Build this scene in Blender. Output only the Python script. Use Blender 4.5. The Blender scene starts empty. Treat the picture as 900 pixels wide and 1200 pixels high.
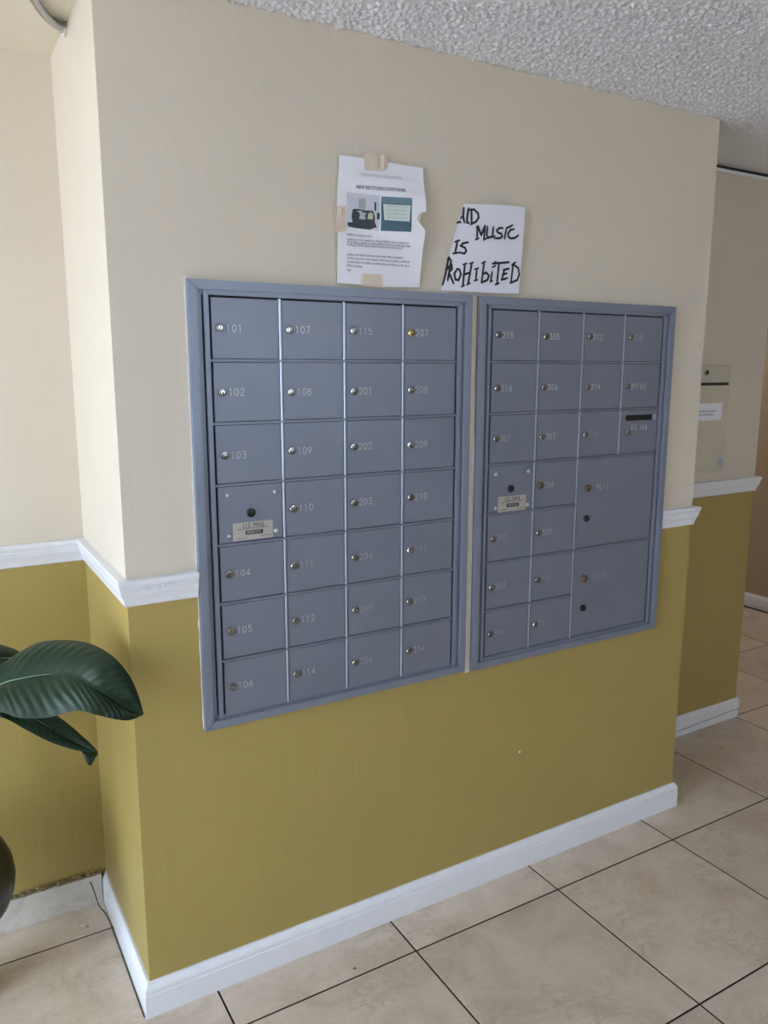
import bpy, bmesh, math, random
from mathutils import Vector, Matrix, noise
random.seed(7)
SC = bpy.context.scene
COL = SC.collection

# ---------------------------------------------------------------- camera, sky, daylight, exposure
cam_data = bpy.data.cameras.new('camera')
cam = bpy.data.objects.new('camera', cam_data)
COL.objects.link(cam)
YAW, PITCH, ROLL = -0.5307, -0.1816, 0.0014
fwd = Vector((-math.sin(YAW) * math.cos(PITCH), math.cos(YAW) * math.cos(PITCH), math.sin(PITCH)))
rt0 = Vector((math.cos(YAW), math.sin(YAW), 0))
up0 = rt0.cross(fwd)
right = rt0 * math.cos(ROLL) + up0 * math.sin(ROLL)
up = up0 * math.cos(ROLL) - rt0 * math.sin(ROLL)
cam.matrix_world = Matrix(((right.x, up.x, -fwd.x, -0.3473), (right.y, up.y, -fwd.y, -1.6579),
                           (right.z, up.z, -fwd.z, 1.4811), (0, 0, 0, 1)))
cam_data.sensor_fit = 'VERTICAL'
cam_data.sensor_height = 24
cam_data.lens = 929.5 / 1200 * 24
cam_data.clip_start = 0.02
SC.camera = cam

wd = bpy.data.worlds.new('sky')
SC.world = wd
wd.use_nodes = True
bgn = wd.node_tree.nodes['Background']
bgn.inputs[0].default_value = (0.68, 0.82, 1.0, 1)      # hazy overcast daylight
bgn.inputs[1].default_value = 10.5

def portal(name, loc, rot, sx, sy):
    l = bpy.data.lights.new(name, 'AREA')
    l.shape = 'RECTANGLE'
    l.size, l.size_y = sx, sy
    l.cycles.is_portal = True
    o = bpy.data.objects.new(name, l)
    o.location = loc
    o.rotation_euler = rot
    COL.objects.link(o)
# room limits
XL, XR, YF, YB, H = -2.6, 4.07, -4.6, 3.2, 2.2
W, D, D2, W2 = 1.769, 0.479, 0.346, 2.583
WIN_L = (-2.1, 0.25, 0.05, 2.12)      # glazed opening in the left wall: y0 y1 z0 z1
WIN_F = (0.9, 2.5, 1.15, 2.05)       # window behind the camera: x0 x1 z0 z1
portal('daylight_left', (XL - 0.12, (WIN_L[0] + WIN_L[1]) / 2, (WIN_L[2] + WIN_L[3]) / 2), (0, -math.pi / 2, 0),
       WIN_L[3] - WIN_L[2], WIN_L[1] - WIN_L[0])
portal('daylight_front', ((WIN_F[0] + WIN_F[1]) / 2, YF - 0.12, (WIN_F[2] + WIN_F[3]) / 2), (math.pi / 2, 0, 0),
       WIN_F[1] - WIN_F[0], WIN_F[3] - WIN_F[2])
sun = bpy.data.lights.new('sun', 'SUN')           # high sun, added so its bounce off the pavement outside lifts the ceiling
sun.energy = 70
sun.angle = math.radians(0.6)
sun.color = (1.0, 0.98, 0.96)
so = bpy.data.objects.new('sun', sun)
so.rotation_euler = Vector((0.5, 0.3, 0.8)).to_track_quat('Z', 'Y').to_euler()
COL.objects.link(so)
lamp = bpy.data.lights.new('passage_fill', 'AREA')      # added fill: unseen disc that brightens the passage and far wall
lamp.shape = 'DISK'
lamp.size = 0.30
lamp.energy = 8
lamp.color = (1.0, 0.93, 0.84)
lo_ = bpy.data.objects.new('passage_fill', lamp)
lo_.location = (3.35, 1.75, H - 0.03)
COL.objects.link(lo_)
vs = SC.view_settings
vs.view_transform = 'Standard'
vs.look = 'None'
vs.gamma = 1
vs.use_curve_mapping = False
vs.exposure = -0.05
SC.cycles.use_denoising = True
SC.cycles.max_bounces = 10
SC.cycles.diffuse_bounces = 6
SC.cycles.sample_clamp_indirect = 8

# ---------------------------------------------------------------- materials
def mat(name, color, rough=0.5, metal=0.0, spec=0.5):
    m = bpy.data.materials.new(name)
    m.use_nodes = True
    b = m.node_tree.nodes['Principled BSDF']
    b.inputs['Base Color'].default_value = (*color, 1)
    b.inputs['Roughness'].default_value = rough
    b.inputs['Metallic'].default_value = metal
    b.inputs['Specular IOR Level'].default_value = spec
    return m

class NT:
    def __init__(s, m):
        s.t = m.node_tree
        s.b = s.t.nodes['Principled BSDF']
    def n(s, kind, **kw):
        x = s.t.nodes.new(kind)
        for k, v in kw.items():
            if hasattr(x, k):
                setattr(x, k, v)
            else:
                x.inputs[k.replace('_', ' ')].default_value = v
        return x
    def l(s, a, b):
        s.t.links.new(a, b)
    def noise(s, vec, scale, detail=4, rough=0.55, dist=0.0):
        x = s.n('ShaderNodeTexNoise')
        x.inputs['Scale'].default_value = scale
        x.inputs['Detail'].default_value = detail
        x.inputs['Roughness'].default_value = rough
        x.inputs['Distortion'].default_value = dist
        s.l(vec, x.inputs['Vector'])
        return x.outputs['Fac']
    def ramp(s, fac, stops):
        r = s.n('ShaderNodeValToRGB')
        e = r.color_ramp.elements
        while len(e) < len(stops):
            e.new(0.5)
        for i, (p, c) in enumerate(stops):
            e[i].position = p
            e[i].color = (*c, 1) if len(c) == 3 else c
        s.l(fac, r.inputs[0])
        return r.outputs[0]
    def mix(s, fac, a, b, blend='MIX'):
        x = s.n('ShaderNodeMix', data_type='RGBA', blend_type=blend)
        for sock, v in ((x.inputs[0], fac), (x.inputs[6], a), (x.inputs[7], b)):
            if isinstance(v, (int, float)):
                sock.default_value = v
            elif isinstance(v, tuple):
                sock.default_value = (*v, 1)
            else:
                s.l(v, sock)
        return x.outputs[2]
    def math(s, op, a, b=0.0, c=None):
        x = s.n('ShaderNodeMath', operation=op)
        for i, v in enumerate((a, b) if c is None else (a, b, c)):
            if isinstance(v, (int, float)):
                x.inputs[i].default_value = v
            else:
                s.l(v, x.inputs[i])
        return x.outputs[0]
    def bump(s, h, strength, dist=0.002):
        x = s.n('ShaderNodeBump')
        x.inputs['Strength'].default_value = strength
        x.inputs['Distance'].default_value = dist
        s.l(h, x.inputs['Height'])
        s.l(x.outputs[0], s.b.inputs['Normal'])
    def mapping(s, vec, scale):
        x = s.n('ShaderNodeMapping')
        x.inputs['Scale'].default_value = scale
        s.l(vec, x.inputs['Vector'])
        return x.outputs[0]

CREAM = (0.675, 0.607, 0.50)
OCHRE = (0.365, 0.280, 0.090)
def wall_paint():
    m = mat('two_tone_wall_paint', CREAM, 0.55, 0, 0.35)
    t = NT(m)
    g = t.n('ShaderNodeNewGeometry')
    sep = t.n('ShaderNodeSeparateXYZ')
    t.l(g.outputs['Position'], sep.inputs[0])
    low = t.math('LESS_THAN', sep.outputs['Z'], 1.01)
    big = t.noise(g.outputs['Position'], 2.2, 3)
    cream = t.mix(big, (CREAM[0] * .95, CREAM[1] * .95, CREAM[2] * .95), (CREAM[0] * 1.04, CREAM[1] * 1.04, CREAM[2] * 1.05))
    ochre = t.mix(big, (OCHRE[0] * .92, OCHRE[1] * .92, OCHRE[2] * .9), (OCHRE[0] * 1.07, OCHRE[1] * 1.07, OCHRE[2] * 1.1))
    t.l(t.mix(low, cream, ochre), t.b.inputs['Base Color'])
    streak = t.noise(t.mapping(g.outputs['Position'], (1, 1, 0.12)), 90, 5)
    lump = t.noise(t.mapping(g.outputs['Position'], (1, 1, 0.5)), 24, 4)
    t.bump(t.math('ADD', t.math('MULTIPLY', streak, 0.25), lump), 0.29, 0.004)
    r = t.math('SUBTRACT', 0.56, t.math('MULTIPLY', low, 0.12))
    t.l(r, t.b.inputs['Roughness'])
    return m
def plain_paint(name, c, rough=0.5, lump=20, strength=0.15, spec=0.4):
    m = mat(name, c, rough, 0, spec)
    t = NT(m)
    g = t.n('ShaderNodeNewGeometry')
    f = t.noise(g.outputs['Position'], lump, 4)
    t.l(t.mix(f, tuple(x * .93 for x in c), tuple(min(1, x * 1.05) for x in c)), t.b.inputs['Base Color'])
    t.bump(f, strength, 0.002)
    return m
def ceiling_mat():
    m = mat('popcorn_ceiling_spray', (0.92, 0.92, 0.96), 0.9, 0, 0.1)
    t = NT(m)
    g = t.n('ShaderNodeNewGeometry')
    f = t.noise(g.outputs['Position'], 230, 5, 0.7)
    t.bump(f, 0.7, 0.004)
    return m
def tile_mat(name, light, mid, dark, rough):
    m = mat(name, mid, rough, 0, 0.5)
    t = NT(m)
    oi = t.n('ShaderNodeObjectInfo')
    g = t.n('ShaderNodeNewGeometry')
    v = t.n('ShaderNodeVectorMath', operation='ADD')
    cmb = t.n('ShaderNodeCombineXYZ')
    r7 = t.math('MULTIPLY', oi.outputs['Random'], 37.0)
    t.l(r7, cmb.inputs[0]); t.l(r7, cmb.inputs[2])
    t.l(g.outputs['Position'], v.inputs[0]); t.l(cmb.outputs[0], v.inputs[1])
    P = v.outputs[0]
    cloud = t.noise(P, 5.5, 7, 0.62, 0.9)
    base = t.ramp(cloud, [(0.34, dark), (0.49, mid), (0.64, light)])
    vn = t.noise(t.mapping(P, (1.0, 1.6, 1.0)), 7.0, 6, 0.6, 2.2)
    vein = t.ramp(t.math('ABSOLUTE', t.math('SUBTRACT', vn, 0.5)), [(0.0, (1, 1, 1)), (0.035, (0, 0, 0))])
    msk = t.ramp(t.noise(P, 3.5, 3), [(0.45, (0, 0, 0)), (0.62, (1, 1, 1))])
    vm = t.math('MULTIPLY', t.math('MULTIPLY', vein, msk), 0.6)
    fine = t.noise(P, 60, 4)
    c1 = t.mix(vm, base, tuple(x * .68 for x in dark))
    c2 = t.mix(0.25, c1, t.ramp(fine, [(0.3, dark), (0.7, light)]))
    hv = t.n('ShaderNodeHueSaturation')
    t.l(c2, hv.inputs['Color'])
    t.l(t.math('ADD', 0.95, t.math('MULTIPLY', oi.outputs['Random'], 0.10)), hv.inputs['Value'])
    t.l(hv.outputs[0], t.b.inputs['Base Color'])
    t.bump(t.noise(P, 14, 4), 0.12, 0.003)
    return m
def metal_paint(name, c, rough=0.42, metal=0.35):
    m = mat(name, c, rough, metal, 0.5)
    t = NT(m)
    g = t.n('ShaderNodeNewGeometry')
    f = t.noise(g.outputs['Position'], 9, 3)
    t.l(t.mix(f, tuple(x * .93 for x in c), tuple(x * 1.07 for x in c)), t.b.inputs['Base Color'])
    t.bump(t.noise(g.outputs['Position'], 420, 2), 0.08, 0.0006)
    return m
def leaf_mat(name, c1, c2, under):
    m = mat(name, c1, 0.36, 0, 0.34)
    t = NT(m)
    g = t.n('ShaderNodeNewGeometry')
    f = t.noise(g.outputs['Position'], 16, 4)
    top = t.mix(f, c1, c2)
    t.l(t.mix(g.outputs['Backfacing'], top, under), t.b.inputs['Base Color'])
    return m
def cloth_paper(name, c):
    m = mat(name, c, 0.75, 0, 0.25)
    t = NT(m)
    g = t.n('ShaderNodeNewGeometry')
    t.bump(t.noise(g.outputs['Position'], 35, 4), 0.25, 0.002)
    return m

M = {}
M['wall'] = wall_paint()
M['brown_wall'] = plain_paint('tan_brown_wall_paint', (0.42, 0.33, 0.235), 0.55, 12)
M['ceiling'] = ceiling_mat()
M['smooth_ceiling'] = plain_paint('smooth_cream_ceiling_paint', (0.72, 0.67, 0.55), 0.6, 12)
M['trim'] = plain_paint('white_trim_paint', (0.80, 0.81, 0.85), 0.35, 40, 0.12, 0.5)
M['filler'] = plain_paint('white_filler', (0.83, 0.81, 0.76), 0.7, 60, 0.5)
M['cream_filler'] = plain_paint('cream_filler', (0.74, 0.68, 0.54), 0.65, 40, 0.4)
M['tile'] = tile_mat('beige_marbled_tile', (0.68, 0.59, 0.49), (0.61, 0.515, 0.415), (0.49, 0.395, 0.30), 0.34)
M['skirting'] = tile_mat('pale_marbled_tile', (0.70, 0.66, 0.61), (0.64, 0.60, 0.55), (0.50, 0.45, 0.40), 0.35)
M['grout'] = plain_paint('dark_grout', (0.045, 0.03, 0.02), 0.9, 80)
M['rubble'] = plain_paint('crumbled_plaster', (0.22, 0.16, 0.08), 0.9, 120, 0.8)
M['box'] = metal_paint('grey_blue_mailbox_enamel', (0.192, 0.213, 0.270))
M['flange'] = metal_paint('grey_blue_flange_enamel', (0.215, 0.242, 0.310))
M['bar'] = metal_paint('grey_blue_aluminium_bar', (0.42, 0.46, 0.54), 0.36, 0.6)  # base colour lightened to stand in for highlights on the upright dividers
M['dark'] = mat('dark_gap', (0.012, 0.014, 0.02), 0.8)
M['nickel'] = mat('nickel_lock', (0.42, 0.40, 0.37), 0.24, 1.0)
M['bright'] = mat('bright_chrome_lock', (0.78, 0.79, 0.80), 0.14, 1.0)
M['brass'] = mat('brass_lock', (0.62, 0.47, 0.17), 0.25, 1.0)
M['bronze'] = mat('worn_bronze_lock', (0.26, 0.20, 0.15), 0.35, 0.9)
M['black'] = mat('black_plastic', (0.008, 0.008, 0.01), 0.3)
M['aluminium'] = mat('brushed_plate', (0.50, 0.47, 0.43), 0.45, 0.55)
M['rivet'] = mat('rivet_steel', (0.50, 0.53, 0.60), 0.28, 0.7)
M['number'] = mat('engraved_white', (0.62, 0.63, 0.66), 0.6)
M['faint_number'] = mat('engraved_faded', (0.48, 0.49, 0.53), 0.6)
M['worn_number'] = mat('engraved_worn', (0.37, 0.39, 0.44), 0.6)
M['paper'] = cloth_paper('printer_paper', (0.89, 0.90, 0.96))
M['sign_paper'] = cloth_paper('sign_paper', (0.80, 0.80, 0.88))
M['tape'] = cloth_paper('masking_tape', (0.72, 0.62, 0.52))
M['ink'] = mat('black_marker', (0.012, 0.012, 0.02), 0.6)
M['print'] = mat('printed_black', (0.10, 0.10, 0.13), 0.7)
M['print_grey'] = mat('printed_grey', (0.42, 0.44, 0.52), 0.7)
M['photo_pale'] = mat('photo_pale', (0.62, 0.63, 0.72), 0.6)
M['photo_teal'] = mat('photo_teal', (0.045, 0.11, 0.15), 0.6)
M['photo_teal_light'] = mat('photo_teal_light', (0.11, 0.20, 0.25), 0.6)
M['photo_sheet'] = mat('photo_sheet', (0.66, 0.74, 0.70), 0.6)
M['photo_bin'] = mat('photo_bin', (0.018, 0.035, 0.045), 0.6)
M['photo_label'] = mat('photo_label', (0.38, 0.43, 0.44), 0.6)
M['photo_yellow'] = mat('photo_yellow_label', (0.52, 0.55, 0.40), 0.6)
M['drop_box'] = plain_paint('painted_drop_box', (0.60, 0.55, 0.44), 0.5, 15)
M['leaf'] = leaf_mat('dark_green_leaf', (0.004, 0.018, 0.007), (0.008, 0.028, 0.011), (0.10, 0.16, 0.08))
M['midrib'] = mat('pale_midrib', (0.22, 0.32, 0.20), 0.35)
M['stem'] = mat('green_stem', (0.05, 0.12, 0.03), 0.45)
M['soil'] = plain_paint('potting_soil', (0.03, 0.02, 0.012), 0.95, 90, 0.9)
M['chrome'] = mat('chrome_conduit', (0.40, 0.41, 0.43), 0.14, 1.0)
M['cable'] = mat('dark_cable', (0.02, 0.018, 0.016), 0.5)
M['chip'] = plain_paint('plaster_chip', (0.70, 0.64, 0.50), 0.9, 90)
M['outside'] = plain_paint('pale_pavement', (0.50, 0.50, 0.51), 0.9, 2)

# ---------------------------------------------------------------- builders
WORLD = {}
def link(name, data, loc=(0, 0, 0), parent=None):
    o = bpy.data.objects.new(name, data)
    COL.objects.link(o)
    loc = Vector(loc)
    if parent is not None:
        o.parent = parent
        o.location = loc - WORLD[parent.name]
    else:
        o.location = loc
    WORLD[o.name] = loc
    return o
def tag(o, label=None, cat=None, group=None, kind=None):
    for k, v in (('label', label), ('category', cat), ('group', group), ('kind', kind)):
        if v:
            o[k] = v
    return o
def thing(name, label, cat, loc, group=None):
    return tag(link(name, None, loc), label, cat, group)
def mesh(name, bm, mats, smooth=False):
    bmesh.ops.recalc_face_normals(bm, faces=bm.faces[:])
    return raw_mesh(name, bm, mats, smooth)
def raw_mesh(name, bm, mats, smooth=False):
    me = bpy.data.meshes.new(name)
    if smooth:
        for f in bm.faces:
            f.smooth = True
    bm.to_mesh(me)
    bm.free()
    for m in (mats if isinstance(mats, (list, tuple)) else [mats]):
        me.materials.append(M[m])
    return me
def box(bm, x0, x1, y0, y1, z0, z1, bev=0.0, seg=1, mi=0):
    vs_ = [bm.verts.new((x, y, z)) for x in (x0, x1) for y in (y0, y1) for z in (z0, z1)]
    fs = []
    for q in ((0, 1, 3, 2), (4, 6, 7, 5), (0, 4, 5, 1), (2, 3, 7, 6), (0, 2, 6, 4), (1, 5, 7, 3)):
        f = bm.faces.new([vs_[i] for i in q])
        f.material_index = mi
        fs.append(f)
    if bev:
        ed = list({e for f in fs for e in f.edges})
        bmesh.ops.bevel(bm, geom=ed, offset=bev, segments=seg, affect='EDGES', profile=0.5)
    return bm
def box_obj(name, x0, x1, y0, y1, z0, z1, m, bev=0.0, parent=None, seg=1):
    c = Vector(((x0 + x1) / 2, (y0 + y1) / 2, z0))
    bm = box(bmesh.new(), x0 - c.x, x1 - c.x, y0 - c.y, y1 - c.y, 0, z1 - z0, bev, seg)
    return link(name, mesh(name, bm, m), c, parent)
def prism(bm, pts, y0, y1, mi=0):
    """outline of (x, z) points extruded from y0 (front) to y1"""
    a = [bm.verts.new((x, y0, z)) for x, z in pts]
    b = [bm.verts.new((x, y1, z)) for x, z in pts]
    fs = [bm.faces.new(a), bm.faces.new(b[::-1])]
    n = len(pts)
    for i in range(n):
        fs.append(bm.faces.new((a[i], b[i], b[(i + 1) % n], a[(i + 1) % n])))
    for f in fs:
        f.material_index = mi
    return bm
def lathe_y(bm, prof, seg=20, cx=0, cz=0, mis=None):
    """profile of (radius, y) turned around the y axis"""
    rings = []
    for r, y in prof:
        if r < 1e-6:
            rings.append([bm.verts.new((cx, y, cz))])
        else:
            rings.append([bm.verts.new((cx + r * math.cos(2 * math.pi * k / seg), y, cz + r * math.sin(2 * math.pi * k / seg))) for k in range(seg)])
    for i in range(len(rings) - 1):
        a, b = rings[i], rings[i + 1]
        for k in range(seg):
            k2 = (k + 1) % seg
            if len(a) == 1 and len(b) == 1:
                continue
            if len(a) == 1:
                f = bm.faces.new((a[0], b[k], b[k2]))
            elif len(b) == 1:
                f = bm.faces.new((a[k], b[0], a[k2]))
            else:
                f = bm.faces.new((a[k], b[k], b[k2], a[k2]))
            f.material_index = mis[i] if mis else 0
    return bm
def lathe_z(bm, prof, seg=32):
    rings = []
    for r, z in prof:
        rings.append([bm.verts.new((r * math.cos(2 * math.pi * k / seg), r * math.sin(2 * math.pi * k / seg), z)) for k in range(seg)])
    for a, b in zip(rings, rings[1:]):
        for k in range(seg):
            bm.faces.new((a[k], a[(k + 1) % seg], b[(k + 1) % seg], b[k]))
    bm.faces.new(rings[0][::-1])
    bm.faces.new(rings[-1])
    return bm
def tube(bm, pts, r, seg=8, r1=None):
    pts = [Vector(p) for p in pts]
    rings = []
    n = len(pts)
    ref = Vector((0.3, 0.9, 0.31)).normalized()
    for i, p in enumerate(pts):
        d = (pts[min(i + 1, n - 1)] - pts[max(i - 1, 0)]).normalized()
        a = d.cross(ref).normalized()
        b = d.cross(a)
        rr = r if r1 is None else r + (r1 - r) * i / (n - 1)
        rings.append([bm.verts.new(p + (a * math.cos(2 * math.pi * k / seg) + b * math.sin(2 * math.pi * k / seg)) * rr) for k in range(seg)])
    for a, b in zip(rings, rings[1:]):
        for k in range(seg):
            bm.faces.new((a[k], a[(k + 1) % seg], b[(k + 1) % seg], b[k]))
    bm.faces.new(rings[0][::-1])
    bm.faces.new(rings[-1])
    return bm
def spline(pts, n):
    """Catmull-Rom through pts (Vectors), n samples per span"""
    P = [Vector(p) for p in pts]
    P = [P[0] * 2 - P[1]] + P + [P[-1] * 2 - P[-2]]
    out = []
    for i in range(1, len(P) - 2):
        for k in range(n):
            t = k / n
            a, b, c, d = P[i - 1:i + 3]
            out.append(0.5 * ((2 * b) + (c - a) * t + (2 * a - 5 * b + 4 * c - d) * t * t + (3 * b - a - 3 * c + d) * t ** 3))
    out.append(P[-2])
    return out
def ribbon(bm, pts, width, yfun, mi=0, taper=False):
    """flat pen stroke along (x, z) points lying at y = yfun(x, z)"""
    P = [Vector((x, z)) for x, z in pts]
    n = len(P)
    L = []
    for i, p in enumerate(P):
        d1 = (P[i] - P[i - 1]).normalized() if i else (P[1] - P[0]).normalized()
        d2 = (P[i + 1] - P[i]).normalized() if i < n - 1 else d1
        d = d1 + d2
        d = d.normalized() if d.length > 0.3 else d1
        nn = Vector((-d.y, d.x))
        k = 1 / max(0.55, abs(nn.dot(Vector((-d1.y, d1.x)))))
        ext = (-d1 if i == 0 else d1 if i == n - 1 else d1 * 0) * width * 0.3
        w = width * (0.72 if taper and i in (0, n - 1) else 1)
        L.append([p + ext + nn * w * 0.5 * k, p + ext - nn * w * 0.5 * k])
    vs_ = [[bm.verts.new((q.x, yfun(q.x, q.y), q.y)) for q in pr] for pr in L]
    for a, b in zip(vs_, vs_[1:]):
        f = bm.faces.new((a[0], a[1], b[1], b[0]))
        f.material_index = mi
    return bm
def flat(bm):
    """make all faces of a flat print look towards -y"""
    bm.normal_update()
    for f in bm.faces:
        if f.normal.y > 0:
            f.normal_flip()
    return bm

# ---------------------------------------------------------------- the setting
def wall(name, label, boxes, m='wall'):
    bm = bmesh.new()
    x = boxes[0]
    c = Vector(((x[0] + x[1]) / 2, (x[2] + x[3]) / 2, x[4]))
    for b in boxes:
        box(bm, b[0] - c.x, b[1] - c.x, b[2] - c.y, b[3] - c.y, b[4] - c.z, b[5] - c.z)
    return tag(link(name, mesh(name, bm, m), c), label, None, None, 'structure')

ground = tag(box_obj('ground', -30, 30, -30, 30, -0.25, -0.06, 'outside'), 'pale paving around the building', None, None, 'structure')
wall_front = wall('wall_front', 'projecting cream and ochre wall block that carries the two mailbox banks', [(0, W, 0, D + 0.12, 0, H)])
wall('wall_left', 'cream and ochre wall at the left behind the plant', [(XL - 0.12, 0, D, D + 0.12, 0, H)])
wall_back = wall('wall_back', 'recessed shaded wall at the right behind the mailbox block', [(W, W2, D2, YB + 0.12, 0, H)])
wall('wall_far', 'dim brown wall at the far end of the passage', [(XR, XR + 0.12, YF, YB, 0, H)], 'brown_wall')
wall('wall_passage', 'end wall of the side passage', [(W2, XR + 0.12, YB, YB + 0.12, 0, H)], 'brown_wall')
wall('wall_window', 'wall with the wide glazed opening left of the plant',
     [(XL - 0.12, XL, YF, WIN_L[0], 0, H), (XL - 0.12, XL, WIN_L[1], D, 0, H),
      (XL - 0.12, XL, WIN_L[0], WIN_L[1], 0, WIN_L[2]), (XL - 0.12, XL, WIN_L[0], WIN_L[1], WIN_L[3], H)])
wall('wall_rear', 'wall behind the camera with a wide window',
     [(XL - 0.12, WIN_F[0], YF - 0.12, YF, 0, H), (WIN_F[1], XR + 0.12, YF - 0.12, YF, 0, H),
      (WIN_F[0], WIN_F[1], YF - 0.12, YF, 0, WIN_F[2]), (WIN_F[0], WIN_F[1], YF - 0.12, YF, WIN_F[3], H)])

# ceiling: a slab with the sprayed popcorn texture hanging from it as real relief
def ceiling():
    bm = bmesh.new()
    box(bm, XL - 0.12, XR + 0.12, YF - 0.12, YB + 0.12, H, H + 0.12)
    x0, x1, y0, y1, st = 0.0, 4.0, -1.6, D2, 0.0040
    nx, ny = int((x1 - x0) / st), int((y1 - y0) / st)
    rows = []
    for j in range(ny + 1):
        y = y0 + (y1 - y0) * j / ny
        row = []
        for i in range(nx + 1):
            x = x0 + (x1 - x0) * i / nx
            a = noise.noise((x * 125, y * 125, 3.1)) + 0.6 * noise.noise((x * 220, y * 220, 9.7))
            h = max(0.0, a + 0.12)
            k = 1.0
            if x > W - 0.05:                      # the recess over the passage is trowelled smooth
                k = 1 - min(1, max(0, (y - 0.02) / 0.12)) * 0.93
            edge = min(1, (x - x0) / .02, (x1 - x) / .02, (y - y0) / .02)
            row.append(bm.verts.new((x, y, H - 0.0005 - 0.0100 * h * k * edge)))
        rows.append(row)
    for r0, r1 in zip(rows, rows[1:]):
        for i in range(nx):
            f = bm.faces.new((r0[i], r1[i], r1[i + 1], r0[i + 1]))
            f.smooth = True
    return tag(link('ceiling', raw_mesh('ceiling', bm, 'ceiling')), 'white popcorn textured ceiling', None, None, 'structure')
ceiling()
tag(box_obj('soffit', -0.9, 0, -0.12, D, H - 0.006, H, 'smooth_ceiling'), 'smooth cream patch of ceiling above the plant corner', None, None, 'structure')

# floor: screed with grout, every tile a piece of its own
floor = tag(box_obj('floor', XL - 0.12, XR + 0.12, YF - 0.12, YB + 0.12, -0.06, -0.0045, 'grout'), 'floor of large beige marbled tiles with dark joints', None, None, 'structure')
T, GX, GY = 0.4843, 0.6396, -0.1431
def tile_mesh():
    h = T / 2 - 0.0024
    bm = box(bmesh.new(), -h, h, -h, h, -0.009, 0)
    ed = [e for e in bm.edges if all(v.co.z > -0.001 for v in e.verts)]
    bmesh.ops.bevel(bm, geom=ed, offset=0.0005, segments=1, affect='EDGES')
    bm.normal_update()
    for f in bm.faces:
        if abs(f.normal.z) < .3:
            f.material_index = 1
    return mesh('tile', bm, ['tile', 'grout'])
tm = tile_mesh()
for i in range(-7, 8):
    for j in range(-8, 8):
        x0, y0 = GX + i * T, GY + j * T
        if x0 + T > XR + 0.3 or x0 < XL - 0.4 or y0 + T > YB + 0.3 or y0 < YF - 0.4:
            continue
        if y0 >= D and x0 + T <= W2:               # wholly under the walls
            continue
        if x0 >= 0 and x0 + T <= W and y0 >= 0:
            continue
        link('tile', tm, (x0 + T / 2, y0 + T / 2, 0), floor)

# mouldings, mitred around the corners
PATH = [(XL, D), (0, D), (0, 0), (W, 0), (W, D2), (W2, D2), (W2, YB)]
def mitre(i, path):
    def nrm(a, b):
        d = Vector((b[0] - a[0], b[1] - a[1])).normalized()
        return Vector((d.y, -d.x))
    n0 = nrm(path[i - 1], path[i]) if i else nrm(path[0], path[1])
    n1 = nrm(path[i], path[i + 1]) if i < len(path) - 1 else n0
    m = n0 + n1
    return m / (m.length_squared / 2) if m.length > 0.1 else n0
def sweep(name, i, profile, m, start=None, end=None, tilt=0.0, label=None, kind='structure', parent=None):
    """moulding along leg i of PATH; profile is a closed loop of (offset, z)"""
    A, B = Vector(PATH[i]), Vector(PATH[i + 1])
    mA, mB = mitre(i, PATH), mitre(i + 1, PATH)
    d = (B - A).normalized()
    nn = Vector((d.y, -d.x))
    if start is not None:
        A = A + d * start; mA = nn
    if end is not None:
        B = Vector(PATH[i]) + d * end; mB = nn
    c = Vector((A.x, A.y, 0))
    bm = bmesh.new()
    va, vb = [], []
    for o_, z in profile:
        a = A + mA * o_; b = B + mB * o_
        va.append(bm.verts.new((a.x - c.x, a.y - c.y, z)))
        vb.append(bm.verts.new((b.x - c.x, b.y - c.y, z + tilt)))
    n = len(profile)
    for k in range(n):
        bm.faces.new((va[k], vb[k], vb[(k + 1) % n], va[(k + 1) % n]))
    bm.faces.new(va); bm.faces.new(vb[::-1])
    return tag(link(name, mesh(name, bm, m), c, parent), label, None, None, kind)
R0, R1 = 0.9828, 1.0416
RAIL = [(0, R0), (0.0045, R0), (0.0070, R0 + .003), (0.0075, R0 + .009), (0.0085, R0 + .014), (0.0105, R0 + .020), (0.0140, R0 + .027),
        (0.0150, R0 + .030), (0.0150, R0 + .034), (0.0165, R0 + .036), (0.0165, R0 + .043), (0.0185, R0 + .046), (0.0200, R0 + .050), (0.0200, R0 + .056), (0.0185, R1), (0, R1)]
sweep('trim_1', 0, RAIL, 'trim', label='white chair rail on the left wall behind the plant')
sweep('trim_2', 1, RAIL, 'trim', label='white chair rail on the narrow bright side of the block')
rail3 = sweep('trim_3', 2, RAIL, 'trim', end=0.1505, label='short white chair rail with a fine bead row left of the mailboxes')
sweep('trim_4', 2, RAIL, 'trim', start=1.6185, label='short white chair rail right of the mailboxes')
sweep('trim_5', 3, RAIL, 'trim', label='chair rail return on the right end of the block')
sweep('trim_6', 4, RAIL, 'trim', label='white chair rail on the recessed wall at the right')
sweep('trim_7', 5, RAIL, 'trim', label='chair rail return into the passage')
bm = bmesh.new()
for k in range(27):
    x = -0.012 + k * 0.006
    m4 = Matrix.Translation((x, -0.0168, R0 + .0395)) @ Matrix.Diagonal((0.0019, 0.0016, 0.0032, 1))
    bmesh.ops.create_icosphere(bm, subdivisions=1, radius=1, matrix=m4)
tag(link('bead_row', mesh('bead_row', bm, 'trim', True), (0, 0, 0), rail3), None, None, None, 'stuff')
BH = 0.0840
BASE = [(0, 0), (0.0145, 0), (0.0145, 0.055), (0.0128, 0.0575), (0.0140, 0.060), (0.0135, 0.068), (0.0110, 0.074), (0.0075, 0.079), (0.0055, BH), (0, BH)]
sweep('baseboard_side', 1, BASE, 'trim', label='white baseboard along the narrow side of the block')
sweep('baseboard_front', 2, BASE, 'trim', label='long white baseboard under the mailboxes')
sweep('baseboard_end', 3, BASE, 'trim', label='white baseboard on the right end of the block')
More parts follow.
